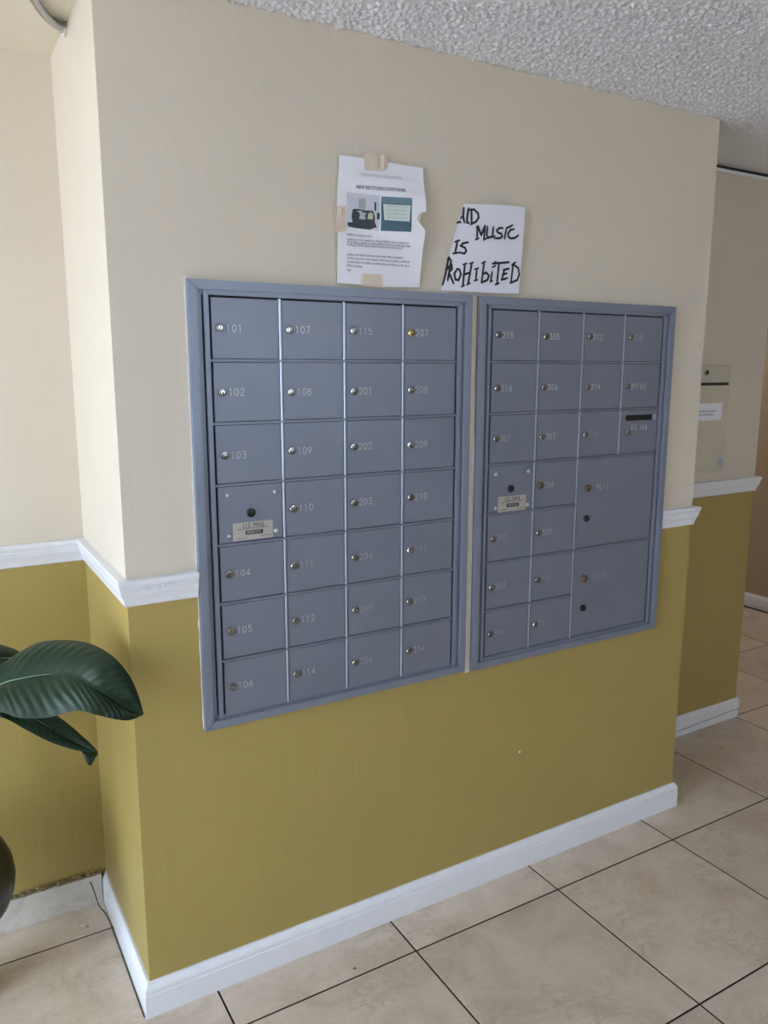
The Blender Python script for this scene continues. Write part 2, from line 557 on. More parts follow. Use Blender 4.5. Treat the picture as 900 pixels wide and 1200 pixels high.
BASE_UP = [(0, 0.010), (0.013, 0.010), (0.013, 0.058), (0.0145, 0.061), (0.0135, 0.070), (0.0085, 0.078), (0.0055, BH), (0, BH)]
SHOE = [(0, 0), (0.0145, 0), (0.0140, 0.0075), (0, 0.0075)]
def wedge_board():
    b = bmesh.new()
    d = 0.0135
    def loop(x, lo):
        return [b.verts.new((x, y, z)) for y, z in ((D2, lo), (D2 - d, lo), (D2 - d, 0.060), (D2 - d - .001, 0.063), (D2 - d, 0.071), (D2 - .0085, 0.078), (D2 - .0055, BH), (D2, BH))]
    a_, c_ = loop(W + .015, 0.012), loop(W2 + .008, 0.040)
    for k in range(8):
        b.faces.new((a_[k], c_[k], c_[(k + 1) % 8], a_[(k + 1) % 8]))
    b.faces.new(a_); b.faces.new(c_[::-1])
    return mesh('baseboard_back', b, 'trim')
bb = tag(link('baseboard_back', wedge_board()), 'white baseboard on the recessed wall with a gap opening along it', None, None, 'structure')
b = bmesh.new()
prism(b, [(W + .015, 0), (W2 + .005, 0), (W2 + .005, 0.034), (W + .015, 0.0095)], D2 - .0125, D2)
link('wedge_strip', mesh('wedge_strip', b, 'trim'), (0, 0, 0), bb)
sweep('baseboard_passage', 5, BASE, 'trim', start=0.01, label='white baseboard into the passage')
b = bmesh.new()
prism(b, [(XR, 0), (XR - .014, 0), (XR - .014, .065), (XR - .006, .084), (XR, .084)], YF, YB)
tag(link('baseboard_far', mesh('baseboard_far', b, 'trim')), 'white baseboard on the far wall of the passage', None, None, 'structure')
# thin metal strip at the top of the recessed wall
b = bmesh.new()
box(b, W, W2, D2 - .012, D2, H - .030, H - .018, .002)
cs = tag(link('trim_8', mesh('trim_8', b, 'trim')), 'thin pale strip under the ceiling of the recessed wall', None, None, 'structure')
b = bmesh.new()
box(b, W, W2, D2 - .004, D2, H - .018, H - .006)
link('shadow_gap', mesh('shadow_gap', b, 'dark'), (0, 0, 0), cs)

# marbled skirting tiles on the left wall, with a crumbled ledge behind
sk = tag(box_obj('baseboard_left', XL, -0.0155, D - .006, D, 0, 0.088, 'rubble'), 'pale marbled skirting tiles under a crumbled plaster ledge', None, None, 'structure')
xs = [-0.0165, -0.500, -0.984, -1.468, -1.952, XL]
for a_, c_ in zip(xs, xs[1:]):
    box_obj('skirting_tile', c_ + .0015, a_, D - .017, D - .006, 0, 0.086, 'skirting', .001, sk)
b = bmesh.new()
rr = random.Random(3)
for k in range(46):
    x = -0.02 - 0.36 * (k / 46) + rr.uniform(-.004, .004)
    s = rr.uniform(.003, .0085)
    m4 = Matrix.Translation((x, D - rr.uniform(.004, .012), 0.089 + s * .3)) @ Matrix.Rotation(rr.uniform(0, 3), 4, 'Z') @ Matrix.Diagonal((s * 1.5, s * .8, s * .7, 1))
    bmesh.ops.create_icosphere(b, subdivisions=1, radius=1, matrix=m4)
tag(link('plaster_crumbs', mesh('plaster_crumbs', b, 'rubble'), (0, 0, 0), sk), 'brown crumbled plaster along the ledge', None, None, 'stuff')

# window and door surrounds outside the picture
def surround(name, label, horizontal, a0, a1, z0, z1, fixed):
    b = bmesh.new()
    w = 0.05
    def bar(p0, p1, q0, q1):
        if horizontal: box(b, p0, p1, fixed - .06, fixed - .02, q0, q1, .003)
        else: box(b, fixed - .06, fixed - .02, p0, p1, q0, q1, .003)
    bar(a0, a1, z0, z0 + w); bar(a0, a1, z1 - w, z1)
    n = 3
    for k in range(n + 1):
        c_ = a0 + (a1 - a0) * k / n
        c_ = min(max(c_, a0 + w / 2), a1 - w / 2)
        bar(c_ - w / 2, c_ + w / 2, z0 + w, z1 - w)
    return tag(link(name, mesh(name, b, 'bar')), label, None, None, 'structure')
surround('window_1', 'aluminium frame of the wide glazed opening left of the plant', False, WIN_L[0], WIN_L[1], WIN_L[2], WIN_L[3], XL)
surround('window_2', 'aluminium frame of the window behind the camera', True, WIN_F[0], WIN_F[1], WIN_F[2], WIN_F[3], YF)

# ragged filler around the mailboxes (part of the wall)
def ragged(name, pts, m, y0=-0.0015):
    b = bmesh.new()
    prism(b, pts, y0, 0)
    return link(name, mesh(name, b, m), (0, 0, 0), wall_front)
rr = random.Random(11)
zz = [1.664 - k * 0.0155 for k in range(65)]
ragged('filler_edge', [(0.153, z) for z in zz] + [(0.1515 - max(0.0006, rr.gauss(.0009, .0008)), z) for z in zz[::-1]], 'filler')
ragged('filler_gap', [(0.870, 1.655), (0.8965, 1.655), (0.8965, 0.662), (0.885, 0.657), (0.878, 0.661), (0.870, 0.6675)], 'cream_filler', -0.003)
zz = [1.30 - k * 0.018 for k in range(36)]
ragged('filler_smear', [(0.8960, z) for z in zz] + [(0.8885 + rr.uniform(-.002, .003) + (.004 if k < 8 else 0), z) for k, z in enumerate(zz[::-1])][::-1][::-1], 'filler', -0.0045)
zz = [0.87 + k * 0.02 for k in range(37)]
ragged('filler_top', [(0.16 + k * .018, 1.6548) for k in range(39)] + [(0.16 + k * .018, 1.6572 + rr.uniform(0, .0015)) for k in range(38, -1, -1)], 'filler')
# hairline of white filler under the right bank
ragged('filler_bottom', [(1.44 + k * .02, 0.6655) for k in range(9)] + [(1.44 + k * .02, 0.6632 - rr.uniform(0, .0012)) for k in range(8, -1, -1)], 'filler')

# ---------------------------------------------------------------- engraved single-line lettering
def arc(cx, cz, rx, rz, a0, a1, n=8):
    return [(cx + rx * math.cos(math.radians(a0 + (a1 - a0) * k / n)), cz + rz * math.sin(math.radians(a0 + (a1 - a0) * k / n))) for k in range(n + 1)]
GL = {
 '0': [arc(.3, .5, .28, .48, 90, 450, 16)],
 '1': [[(.12, .8), (.32, .98), (.32, .02)]],
 '2': [arc(.3, .7, .26, .28, 170, -35, 8) + [(.04, .02), (.58, .02)]],
 '3': [[(.06, .98), (.54, .98), (.28, .6)] + arc(.28, .31, .28, .29, 80, -150, 9)],
 '4': [[(.44, .02), (.44, .98), (.02, .3), (.6, .3)]],
 '5': [[(.52, .98), (.1, .98), (.06, .56)] + arc(.28, .33, .29, .31, 130, -150, 9)],
 '6': [[(.46, .98), (.1, .5)] + arc(.3, .3, .27, .28, 150, -210, 12)],
 '7': [[(.04, .98), (.56, .98), (.2, .02)]],
 '8': [arc(.3, .74, .22, .23, -90, 270, 12), arc(.3, .27, .28, .25, 90, 450, 12)],
 '9': [[(.14, .02), (.5, .5)] + arc(.3, .7, .27, .28, -30, 330, 12)],
 'O': [arc(.3, .5, .28, .48, 90, 450, 16)], 'F': [[(.06, .02), (.06, .98), (.54, .98)], [(.06, .52), (.44, .52)]],
 'I': [[(.3, .02), (.3, .98)]], 'C': [arc(.34, .5, .29, .48, 50, 310, 12)],
 'E': [[(.54, .02), (.06, .02), (.06, .98), (.54, .98)], [(.06, .52), (.46, .52)]],
 'P': [[(.06, .02), (.06, .98), (.34, .98)] + arc(.34, .74, .22, .24, 90, -90, 6) + [(.06, .5)]],
 'L': [[(.08, .98), (.08, .02), (.54, .02)]], '-': [[(.1, .48), (.5, .48)]],
 'U': [[(.06, .98), (.06, .3)] + arc(.3, .3, .24, .28, 180, 360, 8) + [(.54, .98)]],
 'S': [arc(.3, .74, .24, .24, 30, 250, 8) + arc(.3, .26, .25, .24, 80, -150, 8)],
 'M': [[(.03, .02), (.03, .98), (.3, .4), (.57, .98), (.57, .02)]],
 'A': [[(.02, .02), (.3, .98), (.58, .02)], [(.12, .36), (.48, .36)]],
 '.': [[(.1, .02), (.14, .02)]], ' ': [],
}
def letter_bm(text, h, pitch=0.84, width=0.0013, wscale=1.0, y=0.0):
    """text starting at x = 0, centred on z = 0"""
    bm = bmesh.new()
    x = 0.0
    for ch in text:
        for st in GL[ch]:
            if len(st) > 1:
                ribbon(bm, [(x + px * h * .95 * wscale, (pz - .5) * h) for px, pz in st], width, lambda a, c: y)
        x += h * pitch * wscale * (0.5 if ch in '.I' else 1)
    return flat(bm)
def text_mesh(text, size, m, bold=False, width=None):
    """printed lettering made from the built-in font, lying in the x-z plane and looking to -y"""
    cu = bpy.data.curves.new('lettering', 'FONT')
    cu.body = text
    cu.size = size
    cu.resolution_u = 2
    if bold:
        cu.offset = size * 0.018
    o = bpy.data.objects.new('lettering', cu)
    COL.objects.link(o)
    bpy.context.view_layer.update()
    me = bpy.data.meshes.new_from_object(o.evaluated_get(bpy.context.evaluated_depsgraph_get()))
    bpy.data.objects.remove(o)
    xs_ = [v.co.x for v in me.vertices]
    k = 1 if width is None else width / (max(xs_) - min(xs_))
    for v in me.vertices:
        v.co = Vector((v.co.x * k, 0, v.co.y))
    me.materials.clear()
    me.materials.append(M[m])
    return me

# ---------------------------------------------------------------- mailbox banks
Y_FLANGE, Y_CHAN, Y_STRIP, Y_DOOR, Y_BAR = -0.0165, -0.0050, -0.0105, -0.0085, -0.0100
def lock_mesh(name, m, r=0.0092):
    bm = bmesh.new()
    lathe_y(bm, [(r, 0), (r, -.0042), (r * .88, -.0058), (r * .70, -.0060), (r * .64, -.0046), (r * .58, -.0046), (r * .52, -.0064), (0, -.0066)], 20, mis=[0, 0, 0, 1, 1, 0, 0])
    box(bm, -.0007, .0007, -.0069, -.0060, -.0040, .0026, mi=1)
    box(bm, -.0014, .0014, -.0069, -.0060, -.0040, -.0012, mi=1)
    return mesh(name, bm, [m, 'dark'], False)
LOCK = {k: lock_mesh('lock_' + k, k) for k in ('nickel', 'bright', 'brass')}
LOCK['bronze'] = lock_mesh('lock_bronze', 'bronze', 0.0112)
LOCK['black'] = lock_mesh('lock_black', 'black', 0.0100)
def door_mesh(w, h):
    bm = box(bmesh.new(), -w / 2, w / 2, Y_DOOR, -0.001, -h / 2, h / 2)
    ed = [e for e in bm.edges if all(v.co.y < -0.005 for v in e.verts)]
    bmesh.ops.bevel(bm, geom=ed, offset=.0011, segments=2, affect='EDGES')
    return mesh('door', bm, 'box')
NUMCACHE = {}
def frame_pieces(root, x0, x1, z0, z1, w, yf, yb, m, name, bev=.0012):
    """four mitred lengths around a rectangle"""
    for q in ([(x0, z0), (x1, z0), (x1 - w, z0 + w), (x0 + w, z0 + w)], [(x1, z0), (x1, z1), (x1 - w, z1 - w), (x1 - w, z0 + w)],
              [(x1, z1), (x0, z1), (x0 + w, z1 - w), (x1 - w, z1 - w)], [(x0, z1), (x0, z0), (x0 + w, z0 + w), (x0 + w, z1 - w)]):
        bm = prism(bmesh.new(), q, yf, yb)
        ed = [e for e in bm.edges if all(v.co.y < yf + 1e-5 for v in e.verts)]
        bmesh.ops.bevel(bm, geom=ed, offset=bev, segments=2, affect='EDGES')
        c = Vector((q[0][0], 0, q[0][1]))
        bmesh.ops.translate(bm, verts=bm.verts[:], vec=-c)
        link(name, mesh(name, bm, m), c, root)
RIVET = None
def rivet_mesh():
    bm = bmesh.new()
    lathe_y(bm, [(.0058, 0), (.0056, -.0012), (.0046, -.0026), (.0026, -.0036), (0, -.0040)], 14)
    return mesh('rivet', bm, 'rivet', True)
RIVET = rivet_mesh()
def scribble(x0, z0, x1, z1, h, seed, words=None):
    """an unreadable line of small print: word-long rows of tiny strokes"""
    r = random.Random(seed)
    bm = bmesh.new()
    L = math.hypot(x1 - x0, z1 - z0)
    ux, uz = (x1 - x0) / L, (z1 - z0) / L
    s = 0.0
    while s < L - h * .5:
        n = r.randint(2, 9)
        for k in range(n):
            if s > L - h * .4: break
            kind = r.random()
            cx, cz = x0 + ux * s, z0 + uz * s
            a = h * (1 if kind > .3 else 1.45)
            if kind < .5:
                ribbon(bm, [(cx, cz), (cx, cz + a)], h * .2, lambda a_, c_: 0)
                ribbon(bm, [(cx, cz + h), (cx + h * .42, cz + h)], h * .17, lambda a_, c_: 0)
            else:
                ribbon(bm, [(cx + h * .4, cz + h * .9), (cx, cz + h * .9), (cx, cz + h * .1), (cx + h * .4, cz + h * .1)], h * .19, lambda a_, c_: 0)
            s += h * .62
        s += h * .5
    return flat(bm)
def bank(label, flange, xs, zs, cells, plate, special):
    x0, x1, z0, z1 = flange
    cx = (x0 + x1) / 2
    root = thing('mailbox_bank', label, 'mailbox', (cx, 0, z0))
    # dark back plate
    link('back_plate', mesh('back_plate', box(bmesh.new(), x0 - cx + .004, x1 - cx - .004, -.002, 0, .004, z1 - z0 - .004), 'dark'), (cx, 0, z0), root)
    frame_pieces(root, x0, x1, z0, z1, .0195, Y_FLANGE, -.001, 'flange', 'flange')
    frame_pieces(root, x0 + .0200, x1 - .0200, z0 + .0185, z1 - .0185, .0105, Y_CHAN - .002, -.001, 'box', 'channel', .0008)
    frame_pieces(root, xs[0] - .0125, xs[-1] + .0125, zs[-1] - .0120, zs[0] + .0120, .0112, Y_STRIP, -.001, 'flange', 'inner_frame')
    # divider bars
    made = set()
    bw = .0028
    for k, xd in enumerate(xs[1:-1], 1):
        zb = zs[-1]
        segs = special['vstop'].get(k, [(zs[0], zs[-1])])
        for za, zc in segs:
            bm = box(bmesh.new(), -bw, bw, Y_BAR, -.001, zc + .0010, za - .0010)
            ed = [e for e in bm.edges if all(v.co.y < -.005 for v in e.verts)]
            bmesh.ops.bevel(bm, geom=ed, offset=.0016, segments=3, affect='EDGES')
            link('divider', mesh('divider', bm, 'bar', False), (xd, 0, 0), root)
    for k, zd in enumerate(zs[1:-1], 1):
        xa, xc = xs[0] - .0015, xs[special['hstop'].get(k, len(xs) - 1)] + .0015
        if special['hskip'].get(k): xc = xs[special['hskip'][k]]
        bm = box(bmesh.new(), xa, xc, Y_BAR - .0012, -.0012, -bw, bw)
        ed = [e for e in bm.edges if all(v.co.y < -.005 for v in e.verts)]
        bmesh.ops.bevel(bm, geom=ed, offset=.0014, segments=2, affect='EDGES')
        link('divider', mesh('divider', bm, 'box', False), (0, 0, zd), root)
    g = .0040
    for (c0, c1, r0, r1, text, lock, nm) in cells:
        xa, xc, za, zc = xs[c0] + g, xs[c1] - g, zs[r0] - g, zs[r1] + g
        w, h = round(xc - xa, 4), round(za - zc, 4)
        ctr = Vector(((xa + xc) / 2, 0, (za + zc) / 2))
        key = (w, h, text == 'SLOT')
        if text == 'SLOT':
            # door with a real letter slot cut through it
            bm = bmesh.new()
            sx0, sx1, sz0, sz1 = 1.437 - ctr.x, 1.552 - ctr.x, 1.3250 - ctr.z, 1.3420 - ctr.z
            for q in ((-w / 2, w / 2, -h / 2, sz0), (-w / 2, w / 2, sz1, h / 2), (-w / 2, sx0, sz0, sz1), (sx1, w / 2, sz0, sz1)):
                box(bm, q[0], q[1], Y_DOOR, -.004, q[2], q[3])
            for s in (0, 1):                       # rounded left end of the slot
                zq = sz1 if s else sz0
                d_ = -1 if s else 1
                prism(bm, [(sx0, zq), (sx0 + .006, zq), (sx0 + .002, zq + d_ * .002), (sx0, zq + d_ * .006)], Y_DOOR, -.004)
            dme = mesh('door', bm, 'box')
            door = link('door', dme, ctr, root)
            link('slot_dark', mesh('slot_dark', box(bmesh.new(), sx0 - .004, sx1 + .004, -.0042, -.0022, sz0 - .004, sz1 + .004), 'black'), ctr, door)  # black sheet stands in for the dark behind the slot
            b = bmesh.new()
            box(b, sx1, sx1 + .011, Y_DOOR - .0022, Y_DOOR, sz0 - .001, sz1 + .001, .0006)
            tag(link('slot_stop', mesh('slot_stop', b, 'bar'), ctr, door), 'small raised tab at the right end of the slot')
            tag(door, 'outgoing mail door with a dark letter slot')
            b = letter_bm('U.S. MAIL', .0150, .80, .0014, .80)
            link('number', raw_mesh('number', b, 'number'), (1.4625, Y_DOOR - .0004, 1.3055), door)
            link('lock', LOCK['nickel'], (1.4480, Y_DOOR + .0002, 1.2915), door)
            continue
        if key not in NUMCACHE:
            NUMCACHE[key] = door_mesh(w, h)
        name = 'access_panel' if text == 'MAIL' else 'door'
        door = link(name, NUMCACHE[key], ctr, root)
        if text == 'MAIL':
            px0, px1, pz0, pz1 = plate['rect']
            tag(door, 'riveted postal access panel with a metal plate')
            for rx, rz in plate['rivets']:
                link('rivet', RIVET, (rx, Y_DOOR + .0002, rz), door)
            tag(link('lock', LOCK['black'], (plate['lock'][0], Y_DOOR + .0002, plate['lock'][1]), door), 'black round lock with a brass core')
            link('plate', mesh('plate', box(bmesh.new(), px0 - ctr.x, px1 - ctr.x, -.0012, 0, pz0 - ctr.z, pz1 - ctr.z, .0004), 'aluminium'),
                 (ctr.x, Y_DOOR, ctr.z), door)
            yt = Y_DOOR - .0017
            pw, phh = px1 - px0, pz1 - pz0
            pm = text_mesh('U.S. MAIL', phh * .36, 'ink', False, pw * .55)
            link('plate_lettering', pm, (px0 + pw * .235, yt, pz0 + phh * .685), door)
            b = scribble(0, 0, pw * .78, 0, phh * .075, 5)
            bb_ = scribble(pw * 0, -phh * .50, pw * .26, -phh * .50, phh * .06, 6)
            me1 = raw_mesh('fine_print', b, 'print')
            link('fine_print', me1, (px0 + pw * .11, yt, pz0 + phh * .58), door)
            link('fine_print', raw_mesh('fine_print', bb_, 'print'), (px0 + pw * .07, yt, pz0 + phh * .58), door)
            link('fine_print', raw_mesh('fine_print', scribble(pw * .62, -phh * .46, pw * .90, -phh * .46, phh * .06, 8), 'print'), (px0 + pw * .07, yt, pz0 + phh * .58), door)
            link('maker_badge', mesh('maker_badge', box(bmesh.new(), 0, pw * .44, -.0007, 0, 0, phh * .22, .0002), 'black'), (px0 + pw * .30, yt + .0004, pz0 + phh * .29), door)
            link('badge_print', raw_mesh('badge_print', scribble(0, 0, pw * .36, 0, phh * .09, 9), 'number'), (px0 + pw * .34, yt - .0006, pz0 + phh * .355), door)
            continue
        tag(door, ('parcel locker door marked %s' if text.startswith('PL') else 'mailbox door marked %s') % text)
        if text.startswith('PL'):
            lx, lz = (1.299, 1.1375) if text == 'PL-1' else (1.3025, 0.8680)
            bx, bz = (1.2995, 1.0490) if text == 'PL-1' else (1.3020, 0.7790)
            tag(link('lock', LOCK['bronze'], (lx, Y_DOOR + .0002, lz), door), 'larger worn bronze lock')
            tag(link('lock', LOCK['black'], (bx, Y_DOOR + .0002, bz), door), 'black lower lock')
            link('number', raw_mesh('number', letter_bm(text, .0158, .80, .0015), nm), (lx + .036, Y_DOOR - .0004, lz), door)
            continue
        dx = .0225 if c0 else .0215
        lz = (za + zc) / 2 + random.uniform(-.002, .002) + (.002 if r0 == 0 else 0)
        lx = xs[c0] + dx + random.uniform(-.001, .0015)
        lo = link('lock', LOCK[lock], (lx, Y_DOOR + .0002, lz), door)
        lo.rotation_euler = (0, random.uniform(-.25, .25), 0)
        if lock != 'nickel':
            tag(lo, {'brass': 'brass lock', 'bright': 'shiny chrome lock', 'bronze': 'larger worn bronze lock'}[lock])
        h_, pt = (.0155, .84) if text != 'OFFICE' else (.0150, .84)
        link('number', raw_mesh('number', letter_bm(text, h_, pt, .0014, 1.0 if text != 'OFFICE' else .95), nm), (lx + .0145, Y_DOOR - .0004, lz + random.uniform(-.001, .001)), door)
    return root

ZS = [1.6262 - k * 0.13343 for k in range(8)]
XA = [0.1985 + 0.1581 * k for k in range(5)]
XB = [0.9375 + 0.15925 * k for k in range(5)]
left_names = [['101', '102', '103', 'MAIL', '104', '105', '106'], ['107', '108', '109', '110', '111', '112', '114'],
              ['115', '201', '202', '203', '204', '205', '206'], ['207', '208', '209', '210', '211', '212', '214']]
lk = {'107': 'nickel', '207': 'brass', '209': 'bright', '211': 'bright', '308': 'bronze'}
fade = {'115': 'faint_number', '204': 'faint_number', '205': 'worn_number', '206': 'worn_number', '111': 'faint_number', '211': 'worn_number', '214': 'faint_number', '212': 'faint_number',
        '302': 'worn_number', '304': 'worn_number', '308': 'faint_number', '309': 'faint_number', '310': 'worn_number', '311': 'worn_number', '315': 'worn_number', '303': 'faint_number', '318': 'faint_number',
        '301': 'faint_number', '208': 'faint_number', '305': 'number', 'PL-2': 'worn_number', 'PL-1': 'faint_number'}
cellsL = [(c, c + 1, r, r + 1, t, lk.get(t, 'nickel'), fade.get(t, 'number')) for c, colm in enumerate(left_names) for r, t in enumerate(colm)]
right_names = [['215', '216', '301', 'MAIL', '302', '303', '304'], ['305', '306', '307', '308', '309', '310', '311'], ['312', '314', '315'], ['318', 'OFFICE', 'SLOT']]
cellsR = [(c, c + 1, r, r + 1, t, lk.get(t, 'nickel'), fade.get(t, 'number')) for c, colm in enumerate(right_names) for r, t in enumerate(colm)]
cellsR += [(2, 4, 3, 5, 'PL-1', 'bronze', fade['PL-1']), (2, 4, 5, 7, 'PL-2', 'bronze', fade['PL-2'])]
bank('left bank of grey mailboxes numbered 101 to 214, four even columns of doors', (0.1520, 0.8718, 0.6695, 1.6565), XA, ZS, cellsL,
     dict(rect=(0.2338, 0.3282, 1.0995, 1.1400), lock=(0.2765, 1.1605), rivets=[(0.2255, 1.2028), (0.3364, 1.2030), (0.2256, 1.1119), (0.3367, 1.1131)]),
     dict(vstop={}, hstop={}, hskip={}))
bank('right bank of grey mailboxes numbered 215 to 318, with two large parcel lockers', (0.8945, 1.6160, 0.6655, 1.6550), XB, ZS, cellsR,
     dict(rect=(0.9742, 1.0700, 1.0958, 1.1385), lock=(1.0154, 1.1580), rivets=[(0.9655, 1.1995), (1.0758, 1.2010), (0.9660, 1.1078), (1.0770, 1.1092)]),
     dict(vstop={3: [(ZS[0], ZS[3])]}, hstop={}, hskip={4: 2, 6: 2}))

# ---------------------------------------------------------------- papers on the wall
def sheet(outline, yfun, strips=0.008):
    """thin paper cut to an (x, z) outline and bent to y = yfun(x, z)"""
    bm = bmesh.new()
    bm.faces.new([bm.verts.new((x, 0, z)) for x, z in outline])
    xs_ = [p[0] for p in outline]; zs_ = [p[1] for p in outline]
    for ax, lo, hi in ((0, min(xs_), max(xs_)), (2, min(zs_), max(zs_))):
        n = int((hi - lo) / strips)
        for k in range(1, n):
            co, no = [0, 0, 0], [0, 0, 0]
            co[ax] = lo + (hi - lo) * k / n
            no[ax] = 1
            bmesh.ops.bisect_plane(bm, geom=bm.verts[:] + bm.edges[:] + bm.faces[:], plane_co=co, plane_no=no)
    for v in bm.verts:
        v.co.y = yfun(v.co.x, v.co.z)
    flat(bm)
    bmesh.ops.solidify(bm, geom=bm.faces[:], thickness=0.0003)
    return bm
NOTICE = [(0.5067,1.9378),(0.5661,1.9388),(0.6275,1.9376),(0.6741,1.9368),(0.7255,1.9367),(0.7258,1.9051),(0.7253,1.8371),(0.7162,1.8354),(0.7086,1.8308),(0.7031,1.8239),(0.7004,1.8195),(0.7077,1.8112),(0.7137,1.8039),(0.7226,1.7956),(0.7215,1.7367),(0.7209,1.668),(0.6146,1.6628),(0.5585,1.665),(0.4977,1.6657),(0.4992,1.7219),(0.5007,1.7753),(0.4985,1.8016),(0.4988,1.8332),(0.5024,1.8857)]
NOTICE_TAPES = [[(0.5667,1.9475),(0.5725,1.9508),(0.5933,1.9493),(0.6046,1.948),(0.6176,1.9518),(0.6275,1.9424),(0.6292,1.9239),(0.6177,1.9167),(0.5949,1.9146),(0.5685,1.9128)],[(0.4916,1.8259),(0.5056,1.8317),(0.5206,1.8321),(0.5208,1.7796),(0.4988,1.7752),(0.492,1.7772),(0.4897,1.7903),(0.4975,1.8015),(0.4915,1.8115)],[(0.5618,1.6891),(0.6129,1.6906),(0.6146,1.6614),(0.588,1.6615),(0.5584,1.6628)]]
FLAPS = [[(0.597,1.9461),(0.6067,1.946),(0.6181,1.952),(0.6279,1.9399),(0.6247,1.9257),(0.6067,1.9196),(0.6018,1.9309)],[(0.492,1.8112),(0.5014,1.8278),(0.5139,1.8264),(0.5132,1.8171),(0.4996,1.8014)],[(0.6995,1.8191),(0.7018,1.8263),(0.7063,1.8308),(0.7108,1.8299),(0.7081,1.824),(0.7065,1.8114)]]
PHOTO_POLYS = [[(0.5246,1.8625),(0.6079,1.8632),(0.6053,1.7866),(0.524,1.7879)],[(0.6112,1.8616),(0.6896,1.8649),(0.6861,1.7893),(0.6095,1.7869)],[(0.6161,1.8459),(0.6857,1.848),(0.6818,1.8117),(0.6178,1.8108)],[(0.5385,1.8277),(0.5496,1.8296),(0.5688,1.8279),(0.5899,1.8286),(0.5948,1.8155),(0.5941,1.8046),(0.5997,1.7943),(0.5817,1.7873),(0.5494,1.7879),(0.5303,1.7897),(0.5256,1.7933),(0.5266,1.7993),(0.5383,1.7998),(0.5352,1.8128)],[(0.556,1.8227),(0.572,1.8229),(0.5707,1.808),(0.5553,1.8077)],[(0.5769,1.822),(0.5899,1.8224),(0.5889,1.8101),(0.5759,1.8095)],[(0.5941,1.8478),(0.5987,1.8477),(0.598,1.8293),(0.5935,1.8294)],[(0.5545,1.8532),(0.5721,1.8536),(0.5708,1.8295),(0.5535,1.83)],[(0.5997,1.8254),(0.6072,1.8256),(0.6066,1.8112),(0.599,1.811)]]
TITLE = [(0.5473,1.8749),(0.6745,1.8798),(0.5548,1.902),(0.6669,1.9073)]
BODY_LINES = [[(0.5239,1.7713),(0.5875,1.771)],[(0.5244,1.7607),(0.6839,1.7631)],[(0.5244,1.7545),(0.6885,1.7565)],[(0.5237,1.7488),(0.6692,1.7506)],[(0.5235,1.7278),(0.6721,1.7295)],[(0.5241,1.7203),(0.6888,1.721)],[(0.524,1.7122),(0.6895,1.7125)],[(0.5233,1.7045),(0.5658,1.703)],[(0.5232,1.6937),(0.5334,1.6932)]]
SIGN = [(0.8502,1.8701),(0.8903,1.8723),(0.9398,1.8754),(0.9905,1.878),(1.0332,1.8792),(1.0306,1.8258),(1.0277,1.7714),(1.0238,1.7195),(1.0198,1.666),(0.9627,1.6641),(0.9002,1.6633),(0.8433,1.6633),(0.7844,1.6623),(0.7996,1.7209),(0.8149,1.7765),(0.8321,1.8264)]
